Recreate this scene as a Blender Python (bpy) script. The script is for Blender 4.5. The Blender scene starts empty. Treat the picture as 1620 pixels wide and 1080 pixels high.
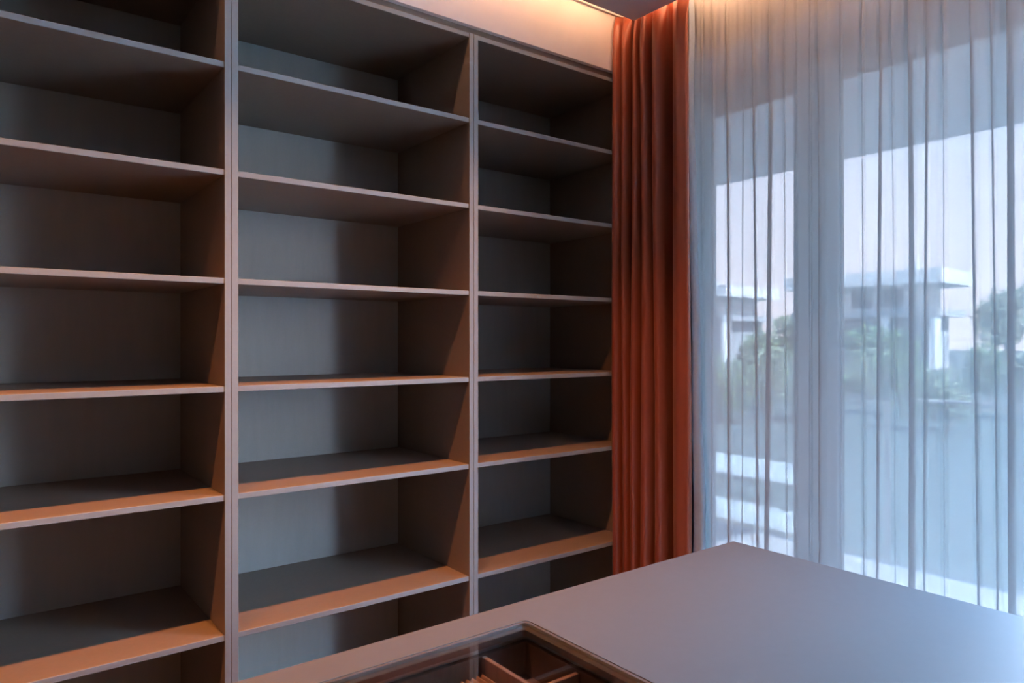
import bpy, bmesh, math, random
from mathutils import Vector, Matrix
random.seed(7)
scene = bpy.context.scene
C = scene.collection

# ------------------------------------------------------------------ camera
F_PX, YAW, PITCH = 1124.65, 0.6532, -0.0008
CAM = Vector((0.0, -2.2642, 1.5232))
cd = bpy.data.cameras.new('camera'); cam = bpy.data.objects.new('camera', cd); C.objects.link(cam)
cam.location = CAM; cam.rotation_euler = (math.pi/2 + PITCH, 0, -YAW)
cd.sensor_width = 36; cd.lens = F_PX*36/1620; cd.clip_start = 0.02; cd.clip_end = 500
cd.dof.use_dof = True; cd.dof.focus_distance = 2.7; cd.dof.aperture_fstop = 6.3
scene.camera = cam

# ------------------------------------------------------------------ world, sun, exposure
w = bpy.data.worlds.new('world'); scene.world = w; w.use_nodes = True
nt = w.node_tree; nt.nodes.clear()
out = nt.nodes.new('ShaderNodeOutputWorld'); bg = nt.nodes.new('ShaderNodeBackground')
tc = nt.nodes.new('ShaderNodeTexCoord'); sx = nt.nodes.new('ShaderNodeSeparateXYZ'); rp = nt.nodes.new('ShaderNodeValToRGB')
nt.links.new(tc.outputs['Generated'], sx.inputs[0]); nt.links.new(sx.outputs['Z'], rp.inputs[0])
nt.links.new(rp.outputs[0], bg.inputs[0]); nt.links.new(bg.outputs[0], out.inputs[0])
rp.color_ramp.elements[0].position = 0.0; rp.color_ramp.elements[0].color = (0.78, 0.76, 0.84, 1)
rp.color_ramp.elements[1].position = 1.0; rp.color_ramp.elements[1].color = (0.18, 0.38, 0.88, 1)
for p_, c_ in ((0.20, (0.64, 0.70, 0.86, 1)), (0.42, (0.24, 0.58, 0.98, 1))):
    e_ = rp.color_ramp.elements.new(p_); e_.color = c_
bg.inputs[1].default_value = 42.0
sd = bpy.data.lights.new('sun', 'SUN'); sun = bpy.data.objects.new('sun', sd); C.objects.link(sun)
sd.energy = 210.0; sd.angle = 0.02; sd.color = (0.76, 0.89, 1.0)
sun.rotation_euler = Vector((-0.10, -0.80, 0.85)).to_track_quat('Z', 'Y').to_euler(); sun.location = (8, -14, 12)
scene.view_settings.view_transform = 'Standard'; scene.view_settings.look = 'None'
scene.view_settings.gamma = 1.0; scene.view_settings.use_curve_mapping = False
scene.view_settings.exposure = 0.0
cy = scene.cycles
cy.max_bounces = 10; cy.diffuse_bounces = 6; cy.transparent_max_bounces = 24; cy.use_denoising = True

WARM = (1.0, 0.36, 0.10); COVE = (1.0, 0.52, 0.27)

# ------------------------------------------------------------------ materials
def mat(name, col, rough=0.5, var=0.0, scale=20.0, metallic=0.0, spec=0.5, stretch=None, bump=0.0, sheen=0.0):
    m = bpy.data.materials.new(name); m.use_nodes = True
    n = m.node_tree; b = n.nodes['Principled BSDF']
    b.inputs['Base Color'].default_value = (*col, 1); b.inputs['Roughness'].default_value = rough
    b.inputs['Metallic'].default_value = metallic; b.inputs['Specular IOR Level'].default_value = spec
    if sheen:
        b.inputs['Sheen Weight'].default_value = sheen; b.inputs['Sheen Roughness'].default_value = 0.4
    if var or bump:
        t = n.nodes.new('ShaderNodeTexCoord'); mp = n.nodes.new('ShaderNodeMapping'); ns = n.nodes.new('ShaderNodeTexNoise')
        ns.inputs['Scale'].default_value = scale; ns.inputs['Detail'].default_value = 4
        if stretch: mp.inputs['Scale'].default_value = stretch
        n.links.new(t.outputs['Object'], mp.inputs[0]); n.links.new(mp.outputs[0], ns.inputs['Vector'])
        if var:
            r = n.nodes.new('ShaderNodeValToRGB')
            r.color_ramp.elements[0].position = 0.3; r.color_ramp.elements[1].position = 0.7
            r.color_ramp.elements[0].color = (*[c*(1-var) for c in col], 1)
            r.color_ramp.elements[1].color = (*[min(1, c*(1+var)) for c in col], 1)
            n.links.new(ns.outputs['Fac'], r.inputs[0]); n.links.new(r.outputs[0], b.inputs['Base Color'])
        if bump:
            bp = n.nodes.new('ShaderNodeBump'); bp.inputs['Strength'].default_value = bump; bp.inputs['Distance'].default_value = 0.002
            n.links.new(ns.outputs['Fac'], bp.inputs['Height']); n.links.new(bp.outputs[0], b.inputs['Normal'])
    return m

def emis(name, col, strength):
    m = bpy.data.materials.new(name); m.use_nodes = True; n = m.node_tree; n.nodes.clear()
    o = n.nodes.new('ShaderNodeOutputMaterial'); e = n.nodes.new('ShaderNodeEmission')
    e.inputs[0].default_value = (*col, 1); e.inputs[1].default_value = strength
    n.links.new(e.outputs[0], o.inputs[0]); return m

def pane_mat(name, tint, gloss=1.0):
    m = bpy.data.materials.new(name); m.use_nodes = True; n = m.node_tree; n.nodes.clear()
    o = n.nodes.new('ShaderNodeOutputMaterial'); t = n.nodes.new('ShaderNodeBsdfTransparent'); g = n.nodes.new('ShaderNodeBsdfGlossy')
    fr = n.nodes.new('ShaderNodeFresnel'); fr.inputs[0].default_value = 1.5; mx = n.nodes.new('ShaderNodeMixShader')
    t.inputs[0].default_value = (*tint, 1); g.inputs['Roughness'].default_value = 0.0; g.inputs['Color'].default_value = (gloss, gloss, gloss, 1)
    ge = n.nodes.new('ShaderNodeNewGeometry'); mr = n.nodes.new('ShaderNodeMapRange')   # same air-to-glass index on both faces of the thin pane
    mr.inputs[3].default_value = 1.5; mr.inputs[4].default_value = 1/1.5
    n.links.new(ge.outputs['Backfacing'], mr.inputs[0]); n.links.new(mr.outputs[0], fr.inputs[0])
    n.links.new(fr.outputs[0], mx.inputs[0]); n.links.new(t.outputs[0], mx.inputs[1]); n.links.new(g.outputs[0], mx.inputs[2])
    n.links.new(mx.outputs[0], o.inputs[0]); return m

def sheer_mat(name, dcol, tcol, cover):
    m = bpy.data.materials.new(name); m.use_nodes = True; n = m.node_tree; n.nodes.clear()
    o = n.nodes.new('ShaderNodeOutputMaterial'); t = n.nodes.new('ShaderNodeBsdfTransparent')
    d = n.nodes.new('ShaderNodeBsdfDiffuse'); tr = n.nodes.new('ShaderNodeBsdfTranslucent')
    d.inputs[0].default_value = (*dcol, 1); tr.inputs[0].default_value = (*tcol, 1)
    m1 = n.nodes.new('ShaderNodeMixShader'); m1.inputs[0].default_value = 0.55
    n.links.new(d.outputs[0], m1.inputs[1]); n.links.new(tr.outputs[0], m1.inputs[2])
    # fine vertical yarn variation of the weave's density
    tcn = n.nodes.new('ShaderNodeTexCoord'); mp = n.nodes.new('ShaderNodeMapping'); mp.inputs['Scale'].default_value = (90, 90, 0.25)
    ns = n.nodes.new('ShaderNodeTexNoise'); ns.inputs['Scale'].default_value = 1.0; ns.inputs['Detail'].default_value = 2
    mr = n.nodes.new('ShaderNodeMapRange'); mr.inputs[1].default_value = 0.3; mr.inputs[2].default_value = 0.7
    mr.inputs[3].default_value = cover-0.002; mr.inputs[4].default_value = cover+0.002
    n.links.new(tcn.outputs['Object'], mp.inputs[0]); n.links.new(mp.outputs[0], ns.inputs['Vector']); n.links.new(ns.outputs['Fac'], mr.inputs[0])
    m2 = n.nodes.new('ShaderNodeMixShader'); n.links.new(mr.outputs[0], m2.inputs[0])
    n.links.new(t.outputs[0], m2.inputs[1]); n.links.new(m1.outputs[0], m2.inputs[2]); n.links.new(m2.outputs[0], o.inputs[0])
    return m

M = {
 'cabinet': mat('cabinet_laminate', (0.255, 0.197, 0.152), 0.42, 0.03, 60, bump=0.05),
 'cabback': mat('cabinet_back_daylit', (0.42, 0.455, 0.44), 0.5, 0.03, 40, stretch=(1, 1, 0.15)),  # cabinet laminate made lighter and cooler: blue daylight put into the colour
 'edge': mat('cabinet_edge_band', (0.27, 0.295, 0.305), 0.5, 0.02, 60),
 'paint': mat('white_wall_paint', (0.78, 0.75, 0.74), 0.8, 0.02, 8),
 'taupe': mat('dark_brown_wall_panel', (0.08, 0.05, 0.038), 0.7, 0.12, 8),
 'ceil': mat('ceiling_paint', (0.68, 0.63, 0.65), 0.85, 0.02, 5),
 'floor': mat('oak_floor', (0.11, 0.065, 0.042), 0.5, 0.25, 6, stretch=(1, 12, 1)),
 'island': mat('island_top_lacquer', (0.135, 0.137, 0.135), 0.55, 0.015, 40, bump=0.03, spec=0.3),
 'island_body': mat('island_body_lacquer', (0.50, 0.46, 0.43), 0.45, 0.02, 40),
 'bronze': mat('bronze_metal', (0.33, 0.27, 0.23), 0.35, 0.08, 60, metallic=0.9),
 'silver': mat('satin_metal', (0.62, 0.62, 0.62), 0.3, 0.05, 60, metallic=0.9),
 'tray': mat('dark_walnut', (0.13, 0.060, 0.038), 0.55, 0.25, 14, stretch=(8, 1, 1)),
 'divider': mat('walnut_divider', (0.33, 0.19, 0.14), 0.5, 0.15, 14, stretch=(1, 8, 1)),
 'suede': mat('brown_suede', (0.36, 0.20, 0.15), 0.9, 0.12, 120, sheen=0.3),
 'orange': mat('rust_satin', (0.31, 0.074, 0.033), 0.34, 0.06, 160, stretch=(1, 1, 0.02), sheen=0.15),
 'lining': mat('grey_lining', (0.40, 0.50, 0.60), 0.75, 0.04, 90),
 'frame': mat('window_frame_grey', (0.30, 0.32, 0.34), 0.5, 0.03, 30),
 'glass': pane_mat('window_glass', (0.965, 0.975, 0.985), 0.6),
 'rail_glass': pane_mat('balustrade_glass', (0.88, 0.94, 0.95)),
 'display_glass': pane_mat('display_glass', (0.90, 0.92, 0.92)),
 'sheer': sheer_mat('sheer_voile', (0.72, 0.74, 0.76), (0.034, 0.038, 0.039), 0.9785),
 'tile': mat('terrace_tile', (0.46, 0.46, 0.46), 0.6, 0.05, 10),
 'render': mat('white_render', (0.80, 0.79, 0.78), 0.9, 0.03, 2),
 'soffit': mat('soffit_panel', (0.72, 0.73, 0.75), 0.8, 0.02, 4),
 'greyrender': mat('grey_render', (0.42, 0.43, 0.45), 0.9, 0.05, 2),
 'darkglass': mat('dark_window_glass', (0.10, 0.13, 0.16), 0.15, 0.1, 3),
 'lawn': mat('lawn_grass', (0.13, 0.15, 0.14), 0.95, 0.25, 3),
 'path': mat('path_stone', (0.62, 0.60, 0.57), 0.8, 0.08, 5),
 'leaf': mat('leaf_green', (0.13, 0.20, 0.10), 0.7, 0.35, 2),
 'leaf2': mat('leaf_pale', (0.24, 0.29, 0.19), 0.7, 0.35, 2),
 'bark': mat('bark', (0.16, 0.12, 0.09), 0.9, 0.3, 8),
 'black': mat('dark_plastic', (0.03, 0.03, 0.03), 0.6, 0.1, 30),
 'led': emis('led_emitter', COVE, 60.0), 'led_bright': emis('led_emitter_bright', COVE, 150.0),
 'lamp': emis('downlight_emitter', WARM, 12.0),
}

# ------------------------------------------------------------------ helpers
def box(bm, x0, x1, y0, y1, z0, z1, bev=0.0, seg=1):
    r = bmesh.ops.create_cube(bm, size=1.0)
    vs = r['verts']
    bmesh.ops.scale(bm, vec=(x1-x0, y1-y0, z1-z0), verts=vs)
    bmesh.ops.translate(bm, vec=((x0+x1)/2, (y0+y1)/2, (z0+z1)/2), verts=vs)
    if bev:
        es = list({e for v in vs for e in v.link_edges})
        bmesh.ops.bevel(bm, geom=es, offset=bev, segments=seg, affect='EDGES', profile=0.5)
def boxes(*bs, bev=0.0):
    bm = bmesh.new()
    for b in bs: box(bm, *b, bev=bev)
    return bm
def cyl(bm, p0, p1, r0, r1=None, n=16):
    r1 = r0 if r1 is None else r1
    p0, p1 = Vector(p0), Vector(p1); d = p1-p0
    q = d.to_track_quat('Z', 'Y').to_matrix().to_4x4()
    bmesh.ops.create_cone(bm, cap_ends=True, segments=n, radius1=r0, radius2=r1, depth=d.length, matrix=Matrix.Translation((p0+p1)/2) @ q)
def world_loc(o):
    v = Vector((0, 0, 0))
    while o is not None: v += o.location; o = o.parent
    return v
def obj(name, bm, m, parent=None, smooth=False):
    """bm in world coordinates (only offset by the parents' locations)"""
    me = bpy.data.meshes.new(name)
    if parent is not None: bmesh.ops.translate(bm, vec=-world_loc(parent), verts=bm.verts)
    bm.to_mesh(me); bm.free(); me.materials.append(M[m] if isinstance(m, str) else m)
    if smooth:
        for p in me.polygons: p.use_smooth = True
    o = bpy.data.objects.new(name, me); C.objects.link(o)
    if parent is not None: o.parent = parent
    return o
def edged(o):
    o.data.materials.append(M['edge'])          # edge banding on the front edge of a board
    for p in o.data.polygons:
        if p.normal.y < -0.6: p.material_index = 1
    return o
def tag(o, label, cat, group=None):
    o['label'] = label; o['category'] = cat
    if group: o['group'] = group
    return o
def thing(name, label, cat, loc, group=None):
    o = bpy.data.objects.new(name, None); C.objects.link(o); o.location = loc; o.empty_display_size = 0.1
    return tag(o, label, cat, group)
def struct(name, bm, m, label=None):
    o = obj(name, bm, m); o['kind'] = 'structure'
    if label: o['label'] = label
    return o
def y_at(px, X):
    """Y where the photo column px meets the vertical plane X"""
    a = math.atan2(px-810, F_PX) + YAW
    return CAM.y + X/math.tan(a)
def far(px, py, depth):
    """world point in the direction of a photo pixel at a distance along the view axis"""
    fw = Vector((math.sin(YAW), math.cos(YAW), PITCH)); r = Vector((math.cos(YAW), -math.sin(YAW), 0))
    return CAM + depth*(fw + r*(px-810)/F_PX - Vector((0, 0, 1))*(py-540)/F_PX)

# ------------------------------------------------------------------ room shell
XL, XR = -1.15, 2.49           # inner faces of the side walls
YB, YF = 0.60, -3.60           # inner faces of the back wall (behind the shelves) and front wall
ZC, ZD = 3.04, 2.90            # upper ceiling and dropped ceiling
XW = 2.75                      # window plane
WY0, WY1, WZ = -0.10, -2.68, 2.72   # window opening
struct('floor', boxes((XL-.1, XW+.06, YF-.1, YB+.1, -.12, 0)), 'floor', 'brown wooden floor of the dressing room')
struct('ceiling', boxes((XL-.1, XW+.06, YF-.1, YB+.1, ZC, ZC+.12)), 'ceil', 'upper ceiling above the light cove')
struct('wall_back', boxes((XL-.1, XW+.06, YB, YB+.1, 0, ZC)), 'paint', 'wall behind the built-in shelving')
struct('wall_left', boxes((XL-.1, XL, YF, YB, 0, ZC)), 'taupe', 'side wall at the far end of the shelving')
struct('wall_front', boxes((XL-.1, XW+.06, YF-.1, YF, 0, ZC)), 'taupe', 'wall behind the camera')
struct('wall_right', boxes((XR, XW+.06, WY0, YB, 0, ZC), (XR, XW+.06, YF, WY1, 0, ZC), (XR, XW+.06, WY1, WY0, WZ, ZC)), 'paint', 'white wall around the tall terrace window')
# dropped ceiling, its edge 15 cm off the shelving and 21 cm off the window wall
DX, DY = 2.276, -0.154
bm = boxes((XL, DX, YF, DY, ZD, ZC))
dc = struct('ceiling', bm, 'ceil', 'dropped white ceiling panel with a lit cove along its edges')
# fascia over the shelves
struct('trim_1', boxes((XL, XR, 0.0, 0.025, 2.735, ZC)), 'paint', 'white fascia board above the shelving')
struct('trim_2', boxes((XL, XR, 0.022, 0.045, 2.706, 2.735)), 'cabinet', 'recessed beige shadow strip under the fascia')
struct('trim_3', boxes((XL, XR, -0.012, 0.0, 2.985, 3.003)), 'paint', 'thin white moulding near the top of the fascia')
struct('trim_4', boxes((2.4405, XR, 0.004, 0.026, 0.0, 2.705)), 'cabinet', 'beige filler strip between shelving and window wall')
struct('baseboard_left', boxes((XL, XL+.015, YF, -0.01, 0, .08)), 'paint')
struct('baseboard_front', boxes((XL+.015, XR, YF, YF+.015, 0, .08)), 'paint')

# ------------------------------------------------------------------ lamps: cove LED strips and recessed downlights
def led_strip(a, b, horiz, label, em):
    t = thing('led_strip', label, 'light strip', a)
    if horiz:   # along X on the dropped ceiling's edge facing the shelves
        obj('profile', boxes((a[0], b[0], DY, DY+.008, a[2], a[2]+.014)), 'silver', t)
        obj('emitter', boxes((a[0]+.004, b[0]-.004, DY+.008, DY+.011, a[2]+.002, a[2]+.012)), em, t)
    else:
        obj('profile', boxes((DX, DX+.008, b[1], a[1], a[2], a[2]+.014)), 'silver', t)
        obj('emitter', boxes((DX+.008, DX+.011, b[1]+.004, a[1]-.004, a[2]+.002, a[2]+.012)), em, t)
led_strip((XL+.02, DY, 3.018), (DX-.01, DY, 3.018), True, 'warm light strip hidden in the cove above the shelving', 'led')
led_strip((DX, DY-.01, 3.018), (DX, YF+.05, 3.018), False, 'warm light strip hidden in the cove beside the window', 'led_bright')
def downlight(x, y, label, energy=125.0):
    t = thing('downlight', label, 'downlight', (x, y, ZD), 'recessed ceiling downlights')
    b = bmesh.new()
    n = 24; rings = [(0.046, 0.0), (0.046, -.004), (0.036, -.004), (0.034, 0.0)]
    vs = [[b.verts.new((x+r*math.cos(2*math.pi*i/n), y+r*math.sin(2*math.pi*i/n), ZD+z)) for i in range(n)] for r, z in rings]
    for k in range(3):
        for i in range(n): b.faces.new((vs[k][i], vs[k][(i+1) % n], vs[k+1][(i+1) % n], vs[k+1][i]))
    obj('trim_ring', b, 'silver', t)
    b = bmesh.new(); cyl(b, (x, y, ZD-.001), (x, y, ZD-.0025), 0.033, n=24); obj('lens', b, 'lamp', t)
    ld = bpy.data.lights.new('downlight_beam', 'SPOT'); lo = bpy.data.objects.new('downlight_beam', ld); C.objects.link(lo)
    ld.energy = energy; ld.color = WARM; ld.spot_size = math.radians(88); ld.spot_blend = 1.0; ld.shadow_soft_size = 0.03
    lo.parent = t; lo.location = (0, 0, -.012); lo.rotation_euler = (math.radians(8), 0, 0)   # gimbal tilted towards the shelves
for i, (x, nm) in enumerate(((-0.80, 'leftmost'), (-0.05, 'second'), (0.70, 'third'), (1.45, 'rightmost'))):
    downlight(x, -0.70, nm + ' round downlight in the row along the shelving')

# ------------------------------------------------------------------ shelving units
ZS = (2.380, 2.050, 1.7165, 1.384, 1.050, 0.620)     # shelf tops
DEP, TOPZ = 0.571, 2.6875
def bookcase(x0, x1, label):
    t = thing('open_bookcase', label, 'bookcase', ((x0+x1)/2, DEP/2, 0), 'built-in shelving units along the wall')
    p = 0.020
    edged(obj('side_panel', boxes((x0, x0+p, 0, DEP, 0, 2.705), bev=.001), 'cabinet', t))
    edged(obj('side_panel', boxes((x1-p, x1, 0, DEP, 0, 2.705), bev=.001), 'cabinet', t))
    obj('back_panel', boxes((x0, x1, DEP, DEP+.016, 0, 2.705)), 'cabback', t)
    edged(obj('top_panel', boxes((x0+p, x1-p, 0.003, DEP, TOPZ, 2.705), bev=.001), 'cabinet', t))
    edged(obj('bottom_panel', boxes((x0+p, x1-p, 0.004, DEP, 0.08, 0.098), bev=.001), 'cabinet', t))
    obj('plinth', boxes((x0+p, x1-p, 0.04, 0.056, 0, 0.08)), 'cabinet', t)
    first = None
    for z in ZS:
        if first is None:
            first = edged(obj('shelf', boxes((x0+p, x1-p, 0.004, DEP, z-.018, z), bev=.0012), 'cabinet', t)); z_first = z
        else:
            c = first.copy(); C.objects.link(c); c.parent = t; c.location = (0, 0, z-z_first)
    return t
XD1, XD2 = 0.645, 1.548      # joints between units
bookcase(XL+.002, -0.2405, 'beige open bookcase at the far left end beside the side wall')
bookcase(-0.2395, XD1-.0005, 'beige open bookcase in shade, left of the bookcase lit by daylight')
bookcase(XD1+.0005, XD2-.0005, 'middle beige open bookcase whose back panel is lit blue by daylight')
bookcase(XD2+.0005, 2.440, 'beige open bookcase half hidden by the rust curtain')

# ------------------------------------------------------------------ window
win = bpy.data.objects.new('window_1', None); C.objects.link(win); win['kind'] = 'structure'
win['label'] = 'tall grey framed terrace window and door behind the sheer curtain'
win.location = (XW, (WY0+WY1)/2, 0)
def wf(name, y0, y1, z0, z1, x0=XW-.035, x1=XW+.035, m='frame', bev=.003):
    return obj(name, boxes((x0, x1, y0, y1, z0, z1), bev=bev), m, win)
wf('frame_jamb', -0.145, WY0, 0.0, WZ); wf('frame_jamb', WY1, WY1+.05, 0.0, WZ)
wf('frame_head', WY1+.05, -0.145, WZ-.06, WZ); wf('frame_sill', WY1+.05, -0.145, 0.0, 0.045)
GT = 2.562
# narrow door leaf
def leaf(y0, y1, ww, handle, off):
    x0, x1 = XW-.03+off, XW+.03+off
    wf('sash_stile', y0, y0+ww[0], .045, WZ-.06, x0, x1); wf('sash_stile', y1-ww[1], y1, .045, WZ-.06, x0, x1)
    wf('sash_rail', y0+ww[0], y1-ww[1], GT, WZ-.06, x0, x1); wf('sash_rail', y0+ww[0], y1-ww[1], .045, .13, x0, x1)
    wf('pane', y0+ww[0], y1-ww[1], .13, GT, XW-.004+off, XW+.004+off, 'glass', 0)
    wf('glazing_bead', y0+ww[0], y1-ww[1], GT-.012, GT, x0+.006, XW-.005+off, 'black', 0)
leaf(-0.722, -0.145, (.092, .06), True, 0.0)
leaf(WY1+.05, -0.724, (.06, .092), False, 0.0)
hb = bmesh.new(); box(hb, XW-.042, XW-.03, -.690, -.660, 1.115, 1.265, bev=.003)
hd = obj('handle', hb, 'silver', win)
hb = bmesh.new(); cyl(hb, (XW-.042, -.675, 1.215), (XW-.085, -.675, 1.215), .010); cyl(hb, (XW-.085, -.665, 1.215), (XW-.085, -.790, 1.21), .010, .008)
obj('lever', hb, 'silver', hd, True)

# ------------------------------------------------------------------ curtain tracks
tag(obj('curtain_track', boxes((2.335, 2.355, -2.9, -.012, ZC-.022, ZC), bev=.002), 'paint'), 'white ceiling track carrying the rust curtain', 'curtain track')
tag(obj('curtain_track', boxes((2.425, 2.445, -2.9, -.012, ZC-.022, ZC), bev=.002), 'paint'), 'white ceiling track carrying the sheer curtain', 'curtain track')

def catmull(pts, n):
    P = [Vector(p) for p in pts]; P = [2*P[0]-P[1]] + P + [2*P[-1]-P[-2]]; res = []
    for i in range(1, len(P)-2):
        for k in range(n):
            t = k/n; a, b, c, d = P[i-1], P[i], P[i+1], P[i+2]
            res.append(0.5*((2*b)+(c-a)*t+(2*a-5*b+4*c-d)*t*t+(3*b-a-3*c+d)*t**3))
    res.append(P[-2]); return res
def cloth(name, rows, m, parent=None, thick=0.0):
    nv = len(rows[0]); me = bpy.data.meshes.new(name)
    fs = [(r*nv+i, r*nv+i+1, (r+1)*nv+i+1, (r+1)*nv+i) for r in range(len(rows)-1) for i in range(nv-1)]
    off = world_loc(parent) if parent else Vector((0, 0, 0))
    me.from_pydata([tuple(Vector(v)-off) for r in rows for v in r], [], fs)
    me.materials.append(M[m])
    for p in me.polygons: p.use_smooth = True
    o = bpy.data.objects.new(name, me); C.objects.link(o)
    if parent: o.parent = parent
    if thick:
        s = o.modifiers.new('thickness', 'SOLIDIFY'); s.thickness = thick; s.offset = 0
    return o

# ------------------------------------------------------------------ rust curtain, gathered in the corner
cur = thing('drape_curtain', 'rust orange satin curtain gathered in folds at the end of the shelving', 'curtain', (2.345, -0.2, 0.0))
FR, BK = 2.288, 2.412
def ribs(spec):
    """U-shaped folds: for each crest (photo columns of its two flanks at the front) out to the front and back into a deep trough"""
    pts = []
    for a, b, fr in spec:
        ya, yb = y_at(a, fr), y_at(b, fr)
        pts += [(ya+.004, BK-.012), (ya, fr+.045), (ya-.2*(ya-yb), fr+.006), (yb+.25*(ya-yb), fr), (yb, fr+.030), (yb+.006, fr+.075), (yb+.003, BK)]
    return pts
plan = ribs(((965.5, 976, FR), (981, 990, FR+.004), (996, 1005, FR+.002), (1009, 1021, FR-.003), (1029, 1043, FR+.004)))
plan += [(y_at(1050, 2.33), BK+.002), (y_at(1054, FR), 2.355), (y_at(1056, FR), 2.318), (y_at(1065, FR), FR+.006), (y_at(1070, FR), FR), (y_at(1077, FR), FR+.006), (y_at(1082, FR), FR+.012),
         (y_at(1086, 2.315), 2.326), (y_at(1087, 2.345), 2.350)]
plan = [(p[0], p[1], 0) for p in plan]
base = catmull(plan, 6)
rows, lrows = [], []
NZ = 60; ZTOP = 2.972
for j in range(NZ+1):
    f = j/NZ; z = 0.012 + (ZTOP-0.012)*f
    head = max(0.0, (z-2.80)/(ZTOP-2.80)) ; low = 1-f
    row, lrow = [], []
    for i, p in enumerate(base):
        s = i/(len(base)-1)
        amp = (1-0.45*head*head)
        wob = 0.004*math.sin(7*s+2.2*z) * (1-head) + 0.003*math.sin(23*s+3.1*z)*low
        X = 2.350 + (p.y-2.350)*amp*(1+0.06*low) + wob
        Y = p.x - 0.018*s*low + 0.005*math.sin(5.0*s*3+1.7*z)*(1-head)*min(1, s*6)
        if head > 0.0:   # pinch pleats stitched into the heading
            X += 0.011*head*math.sin(s*2*math.pi*14); Y += 0.006*head*math.cos(s*2*math.pi*14)*min(1, s*8)
        X = min(max(X, 2.280), 2.416)
        row.append((X, min(Y, -.006), z))
    rows.append(row)
    # lining hangs behind the face cloth and shows along the leading edge
    e = row[-1]; k = 0.005 + 0.062*max(0, low-0.12)**1.1
    ex, ey = e[0], e[1]
    lp = [(2.418, y_at(975, 2.418)-.16, 0), (2.420, ey+.16, 0), (2.410, ey+.05, 0), (2.378, ey+.012, 0), (ex+.005, ey-.001, 0), (ex+.004, ey-.5*k, 0), (ex+.014, ey-1.0*k, 0), (ex+.034, ey-.98*k, 0)]
    for q in catmull(lp, 6):
        lrow.append((q.x + 0.003*math.sin(9*z+q.y*30), q.y + 0.002*math.sin(6*z), z*0.998+.003 if z < 2.9 else z-.01))
    lrows.append(lrow)
cloth('face_fabric', rows, 'orange', cur, 0.0024)
cloth('lining', lrows, 'lining', cur, 0.0015)

# ------------------------------------------------------------------ sheer curtain
XS = 2.440
folds = [  # photo column, overlap half-width (m), bow, drift along height
 (1096, .006, .010, .0), (1112, .003, .008, .004), (1128, .002, .008, -.004), (1151, .0040, .012, .004), (1174, .0012, .006, -.004), (1196, .0045, .010, .008), (1217, .0065, .012, -.008),
 (1243, .0012, .006, .003), (1258, .0014, .006, .003), (1282, .003, .008, .0), (1297, .0060, .010, .004), (1333, .0030, .010, .003), (1365, .0028, .010, .002),
 (1390, .0045, .008, -.005), (1413, .0028, .008, .008), (1441, .0085, .014, .004), (1466, .0035, .008, -.006), (1494, .0030, .010, .004), (1543, .0042, .010, .010),
 (1572, .0034, .008, .008), (1599, .0085, .014, .006), (1640, .006, .012, .0), (1690, .004, .012, .01), (1750, .008, .014, -.006)]
F = [(y_at(px, XS), a, b, dr, random.uniform(0, 6.28)) for px, a, b, dr in folds]
ss = []
yy = -0.02
while yy > -1.56:
    dmin = min(abs(yy-f[0])/max(.004, f[1]*2.2) for f in F)
    ss.append(yy); yy -= 0.0011 if dmin < 2.2 else 0.006
rows = []
for j in range(37):
    f_ = j/36; z = 0.015 + (3.018-0.015)*f_
    row = []
    for s in ss:
        Y = s; X = XS + 0.006*math.sin(s*21+.5) + 0.004*math.sin(s*47+1.1+.25*z)
        for (y0, a, b, dr, ph) in F:
            c = y0 + dr*(z-1.5) + 0.0015*math.sin(2.1*z+ph)
            aa = a*(0.85+0.22*math.sin(1.3*z+ph)); bw = aa*1.5
            t = (s-c)/bw
            if abs(t) < 3.5:
                g = t*math.exp(-t*t*0.9)
                Y -= (2.6 if a > .0033 else 1.02)*bw*g
                X += b*t*math.exp(-t*t/2.2)
        X += 0.003*max(0, (z-2.3)/.7)*math.sin(s*160)      # close gathering under the heading tape
        row.append((min(max(X, 2.408), 2.484), Y, z))
    rows.append(row)
sh = cloth('sheer_curtain', rows, 'sheer')
tag(sh, 'translucent white sheer curtain hanging in long folds across the window', 'curtain')

# ------------------------------------------------------------------ dressing island with glass display inset
IX0, IX1, IY0, IY1, IZ = -0.10, 1.832, -1.90, -0.969, 0.920
GX0, GX1, GY0, GY1 = 0.10, 0.960, -1.72, -1.061
isl = thing('dressing_island', 'pale grey dressing island with a dark glass display inset in its top', 'island', ((IX0+IX1)/2, (IY0+IY1)/2, 0))
def rrect(x0, x1, y0, y1, r, n=5):
    pts = []
    for cx, cy, a0 in ((x1-r, y1-r, 0), (x0+r, y1-r, 90), (x0+r, y0+r, 180), (x1-r, y0+r, 270)):
        for k in range(n+1):
            a = math.radians(a0+90*k/n); pts.append((cx+r*math.cos(a), cy+r*math.sin(a)))
    return pts
def ring(o, i, z0, z1, chamfer=0.0):
    """prism between two outlines with equal vertex counts"""
    b = bmesh.new(); n = len(o)
    vo0 = [b.verts.new((x, y, z0)) for x, y in o]; vo1 = [b.verts.new((x, y, z1)) for x, y in o]
    vi0 = [b.verts.new((x, y, z0)) for x, y in i]; vi1 = [b.verts.new((x, y, z1-chamfer)) for x, y in i]
    for k in range(n):
        l = (k+1) % n
        b.faces.new((vo0[k], vo0[l], vo1[l], vo1[k])); b.faces.new((vo1[k], vo1[l], vi1[l], vi1[k]))
        b.faces.new((vi1[k], vi1[l], vi0[l], vi0[k])); b.faces.new((vi0[k], vi0[l], vo0[l], vo0[k]))
    return b
hole = rrect(GX0, GX1, GY0, GY1, .014)
obj('worktop', ring(rrect(IX0, IX1, IY0, IY1, .002), hole, IZ-.036, IZ), 'island', isl)
gap = .0018
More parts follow.
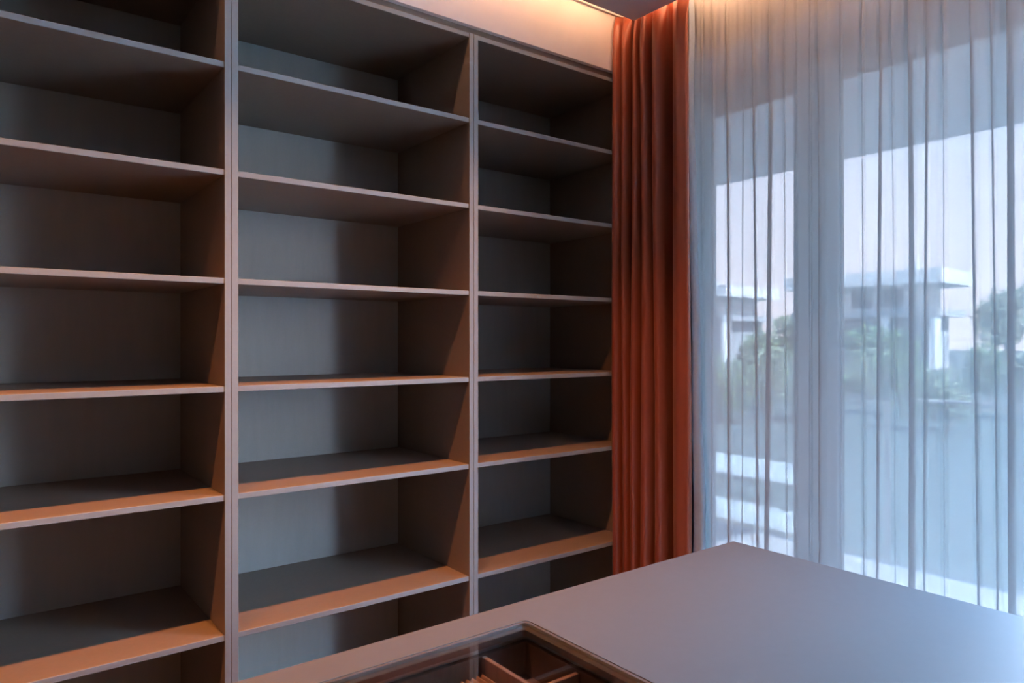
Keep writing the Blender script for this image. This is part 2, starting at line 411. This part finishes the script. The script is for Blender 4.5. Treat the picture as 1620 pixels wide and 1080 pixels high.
fo = rrect(GX0+gap, GX1-gap, GY0+gap, GY1-gap, .013); fi = rrect(GX0+.008, GX1-.008, GY0+.008, GY1-.008, .010)
obj('inset_frame', ring(fo, fi, IZ-.036, IZ-.0008), 'silver', isl)
fi2 = rrect(GX0+.024, GX1-.024, GY0+.024, GY1-.024, .006)
obj('glass_rebate', ring(rrect(GX0+.008, GX1-.008, GY0+.008, GY1-.008, .010), fi2, IZ-.020, IZ-.008), 'bronze', isl)
b = bmesh.new(); gl = rrect(GX0+.0085, GX1-.0085, GY0+.0085, GY1-.0085, .0098)
v1 = [b.verts.new((x, y, IZ-.0015)) for x, y in gl]; b.faces.new(v1)
v0 = [b.verts.new((x, y, IZ-.0075)) for x, y in gl]; b.faces.new(list(reversed(v0)))
for k in range(len(gl)):
    l = (k+1) % len(gl); b.faces.new((v1[k], v0[k], v0[l], v1[l]))
obj('display_glass', b, 'display_glass', isl)
TZ = 0.815
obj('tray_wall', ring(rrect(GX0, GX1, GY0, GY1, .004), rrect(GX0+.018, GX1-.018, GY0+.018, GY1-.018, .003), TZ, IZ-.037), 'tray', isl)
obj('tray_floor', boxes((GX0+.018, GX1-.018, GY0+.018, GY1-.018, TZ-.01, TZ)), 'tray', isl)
DV = .882
obj('tray_divider', boxes((.828, .838, GY0+.0185, GY1-.0185, TZ, DV), bev=.001), 'divider', isl)
obj('tray_divider', boxes((.8385, GX1-.0185, -1.248, -1.238, TZ, DV-.004), bev=.001), 'divider', isl)
obj('tray_divider', boxes((.8385, GX1-.0185, -1.448, -1.438, TZ, DV-.004), bev=.001), 'divider', isl)
obj('tray_divider', boxes((.500, .510, GY0+.0185, GY1-.0185, TZ, DV), bev=.001), 'divider', isl)
# ribbed ring cushion
rb0 = None
k = 0; x = .519
while x < .822:
    if rb0 is None:
        b = bmesh.new(); n = 8
        prof = [(x-.0058+.0116*q/n, TZ+.032+.014*math.sin(math.pi*q/n)) for q in range(n+1)]
        ya, yb = GY0+.03, GY1-.045
        A = [b.verts.new((px_, ya, pz)) for px_, pz in prof]+[b.verts.new((x+.0058, ya, TZ)), b.verts.new((x-.0058, ya, TZ))]
        B = [b.verts.new((px_, yb, pz)) for px_, pz in prof]+[b.verts.new((x+.0058, yb, TZ)), b.verts.new((x-.0058, yb, TZ))]
        b.faces.new(A); b.faces.new(list(reversed(B)))
        for q in range(len(A)):
            l = (q+1) % len(A); b.faces.new((A[l], A[q], B[q], B[l]))
        rb0 = obj('ring_roll', b, 'suede', isl)
    else:
        c = rb0.copy(); C.objects.link(c); c.parent = isl; c.location = (.0122*k, 0, 0)
    k += 1; x += .0122
# body with drawers under the worktop
obj('body', boxes((IX0+.02, IX1-.02, IY0+.04, IY1-.02, .08, TZ-.011), bev=.002), 'island_body', isl)
obj('plinth', boxes((IX0+.06, IX1-.06, IY0+.08, IY1-.06, 0, .08)), 'island_body', isl)
bb = ring([(IX0+.02, IY0+.04), (IX1-.02, IY0+.04), (IX1-.02, IY1-.02), (IX0+.02, IY1-.02)], [(IX0+.04, IY0+.06), (IX1-.04, IY0+.06), (IX1-.04, IY1-.04), (IX0+.04, IY1-.04)], TZ-.011, IZ-.0362)
obj('apron', bb, 'island_body', isl)
for c_ in range(3):
    for r_ in range(3):
        xa = IX0+.035+c_*.622; za = .10+r_*.232
        d = obj('drawer', boxes((xa, xa+.612, IY0+.021, IY0+.0395, za, za+.224), bev=.002), 'island_body', isl)
        obj('drawer_pull', boxes((xa+.226, xa+.386, IY0+.006, IY0+.0205, za+.18, za+.19), bev=.002), 'bronze', d)

# ------------------------------------------------------------------ terrace
TZ0 = -0.02
struct('terrace_floor', boxes((XW+.06, 5.10, -7, 8, TZ0-.25, TZ0)), 'tile', 'pale tiled terrace floor outside the window')
sof = struct('terrace_soffit', boxes((XW+.06, 5.10, -1.60, 8, 2.85, 3.15)), 'soffit', 'white underside of the terrace roof')
for xs in (3.35, 4.35):      # panel joints standing slightly proud as cover strips
    obj('joint_strip', boxes((xs, xs+.012, -1.60, 8, 2.843, 2.85)), 'greyrender', sof)
for ys in (0.35, 2.0):
    obj('joint_strip', boxes((XW+.061, 5.09, ys, ys+.012, 2.844, 2.85)), 'greyrender', sof)
struct('wall_facade', boxes((XW+.061, XW+.09, WY0+.02, 8, TZ0, 2.85), (XW+.061, XW+.09, -7, WY1-.02, TZ0, 2.85)), 'render', 'white outer face of the house wall')
bal = thing('balustrade', 'glass balustrade with a thin dark top rail along the terrace edge', 'railing', (5.05, 0.5, TZ0))
b = bmesh.new(); box(b, 5.03, 5.07, -6.9, 7.9, 1.115, 1.135, bev=.004); obj('top_rail', b, 'greyrender', bal)
pp = None
for i in range(8):
    y = -5.10+i*1.72
    if pp is None:
        pp = obj('post', boxes((5.035, 5.065, y-.012, y+.012, TZ0, 1.115)), 'silver', bal); pg = obj('glass_panel', boxes((5.044, 5.056, y+.03, y+1.69, TZ0+.05, 1.08)), 'rail_glass', bal)
    else:
        for src in (pp, pg):
            if src is pg and i == 7: continue
            c = src.copy(); C.objects.link(c); c.parent = bal; c.location = (0, 1.72*i, 0)

# ------------------------------------------------------------------ garden
struct('ground', boxes((5.101, 160, -70, 110, -.60, -.30)), 'lawn', 'lawn of the garden beyond the terrace')
for x0, x1, lab in ((6.1, 6.9, 'pale stone garden path close to the terrace'), (8.2, 9.6, 'pale stone garden path beyond the first path')):
    struct('garden_path', boxes((x0, x1, y_at(1250, x0), 14, -.30, -.275)), 'path', lab)

def rot_boxes(bs, cx, cy, ang):
    bm = boxes(*bs)
    bmesh.ops.rotate(bm, cent=(0, 0, 0), matrix=Matrix.Rotation(ang, 3, 'Z'), verts=bm.verts)
    bmesh.ops.translate(bm, vec=(cx, cy, 0), verts=bm.verts)
    return bm
def villa(label, corner, ang, s, wl, wr, deep_r=True):
    """two-storey flat-roofed villa; local origin at its nearest corner, one face along +x, one along +y"""
    cx, cy = corner.x, corner.y
    t = thing('villa', label, 'house', (cx, cy, -.3))
    P = lambda name, bs, m, par=None: obj(name, rot_boxes([(a*s, b*s, c*s, d*s, e, f) for a, b, c, d, e, f in bs], cx, cy, ang), m, par or t)
    zt = corner.z
    P('roof_slab', [(-.8, wr+.3, -.8, wl+.3, zt-.95, zt)], 'render')
    P('wall', [(1.0, wr-.8, 1.0, wl, zt-2.55, zt-.95)], 'render')
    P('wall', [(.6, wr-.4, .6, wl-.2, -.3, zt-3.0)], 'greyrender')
    P('balcony_slab', [(-.3, wr, -.3, wl, zt-3.05, zt-2.55)], 'greyrender')
    P('wall', [(-.2, 1.0, -.2, .05, -.3, zt-3.05)], 'render'); P('wall', [(-.2, .05, 2.6, 3.3, -.3, zt-3.05)], 'render')
    P('chimney', [(1.5, 2.1, 1.5, 2.1, zt, zt+.55)], 'render')
    for a in (2.2, 4.2, 6.2):
        if a+1.4 < wl: wdw = P('window', [(.93, 1.0, a, a+1.4, zt-2.4, zt-1.1)], 'frame'); P('pane', [(.90, .93, a+.08, a+1.32, zt-2.32, zt-1.18)], 'darkglass', wdw)
        if a+1.4 < wl: wdw = P('window', [(.53, .6, a, a+1.6, .2, zt-3.3)], 'frame'); P('pane', [(.50, .53, a+.08, a+1.52, .28, zt-3.38)], 'darkglass', wdw)
    return t
villa('white flat-roofed villa seen through the wide window pane', far(1475, 425, 46), math.radians(3), 1.0, 9.5, 5.2)
villa('white flat-roofed villa seen through the narrow window pane', far(1143, 452, 62), math.radians(4), 1.0, 7.0, 8.2)

def leaf_mesh(name, clusters, n, size):
    vs, fs = [], []
    for _ in range(n):
        c, r = random.choice(clusters)
        d = Vector((random.gauss(0, 1), random.gauss(0, 1), random.gauss(0, 1))).normalized()*r*random.uniform(.55, 1.0)
        p = c+d
        u = Vector((random.gauss(0, 1), random.gauss(0, 1), random.gauss(0, 1))).normalized(); v = u.orthogonal().normalized()
        L = size*random.uniform(.6, 1.3); W = L*.45; i = len(vs)
        vs += [p-u*L/2, p+v*W/2, p+u*L/2, p-v*W/2]; fs.append((i, i+1, i+2, i+3))
    me = bpy.data.meshes.new(name); me.from_pydata([tuple(v) for v in vs], [], fs); return me
def tree(label, base, h, rad, m, group, leaf=.22, n=2600, shrub=False, name='garden_tree'):
    t = thing(name, label, 'shrub' if shrub else 'tree', base, group)
    b = bmesh.new(); th = h*(.25 if shrub else .55)
    cyl(b, base, base+Vector((0, 0, th)), h*.03, h*.015, 8)
    cl = []
    for k in range(9):
        a = random.uniform(0, 6.28); q = random.uniform(.1, .7)*rad; zz = random.uniform(.28 if shrub else .45, .85)*h
        c = base+Vector((q*math.cos(a), q*math.sin(a), zz)); cl.append((c, rad*random.uniform(.35, .6)))
        cyl(b, base+Vector((0, 0, min(th, zz)*.9)), c, h*.01, h*.004, 6)
    obj('trunk', b, 'bark', t)
    me = leaf_mesh('foliage', [(c-base, r) for c, r in cl], n, leaf); me.materials.append(M[m])
    f = bpy.data.objects.new('foliage', me); C.objects.link(f); f.parent = t; f['kind'] = 'stuff'
def gpt(px, depth):
    p = far(px, 540, depth); p.z = -.30; return p
tree('pale bushy tree right of the wide pane villa', gpt(1592, 30), 4.3, 1.4, 'leaf2', 'garden trees beyond the terrace')
tree('dark bushy tree in front of the wide pane villa, by its left end', gpt(1385, 24), 2.4, 1.2, 'leaf', 'garden trees beyond the terrace')
tree('tall loose tree at the right edge of the window view', gpt(1665, 36), 5.0, 2.0, 'leaf2', 'garden trees beyond the terrace')
tree('small tree standing behind the window mullion', gpt(1265, 30), 2.9, 1.3, 'leaf', 'garden trees beyond the terrace')
tree('low tree below the narrow pane villa', gpt(1190, 27), 2.0, 1.2, 'leaf', 'garden trees beyond the terrace')
for px, dp, h, r, m, lab in ((1140, 16, 1.4, .8, 'leaf', 'dark round shrub at the left edge of the narrow pane'),
                        (1205, 19, 1.6, .8, 'leaf2', 'pale shrub in the middle of the narrow pane view'),
                        (1290, 16, 1.5, .8, 'leaf', 'dark shrub behind the window mullion'),
                        (1358, 20, 1.7, .8, 'leaf2', 'pale shrub just right of the window mullion'),
                        (1425, 17, 1.6, .9, 'leaf', 'dark wide shrub below the villa columns'),
                        (1500, 14, 1.2, .7, 'leaf2', 'pale low shrub behind the balustrade post'),
                        (1565, 19, 1.7, .9, 'leaf', 'dark shrub at the foot of the pale tree'),
                        (1640, 16, 1.6, .8, 'leaf2', 'pale shrub at the right edge of the window view')):
    tree(lab, gpt(px, dp), h, r, m, 'garden shrubs beyond the terrace', .12, 1800, True, 'garden_shrub')
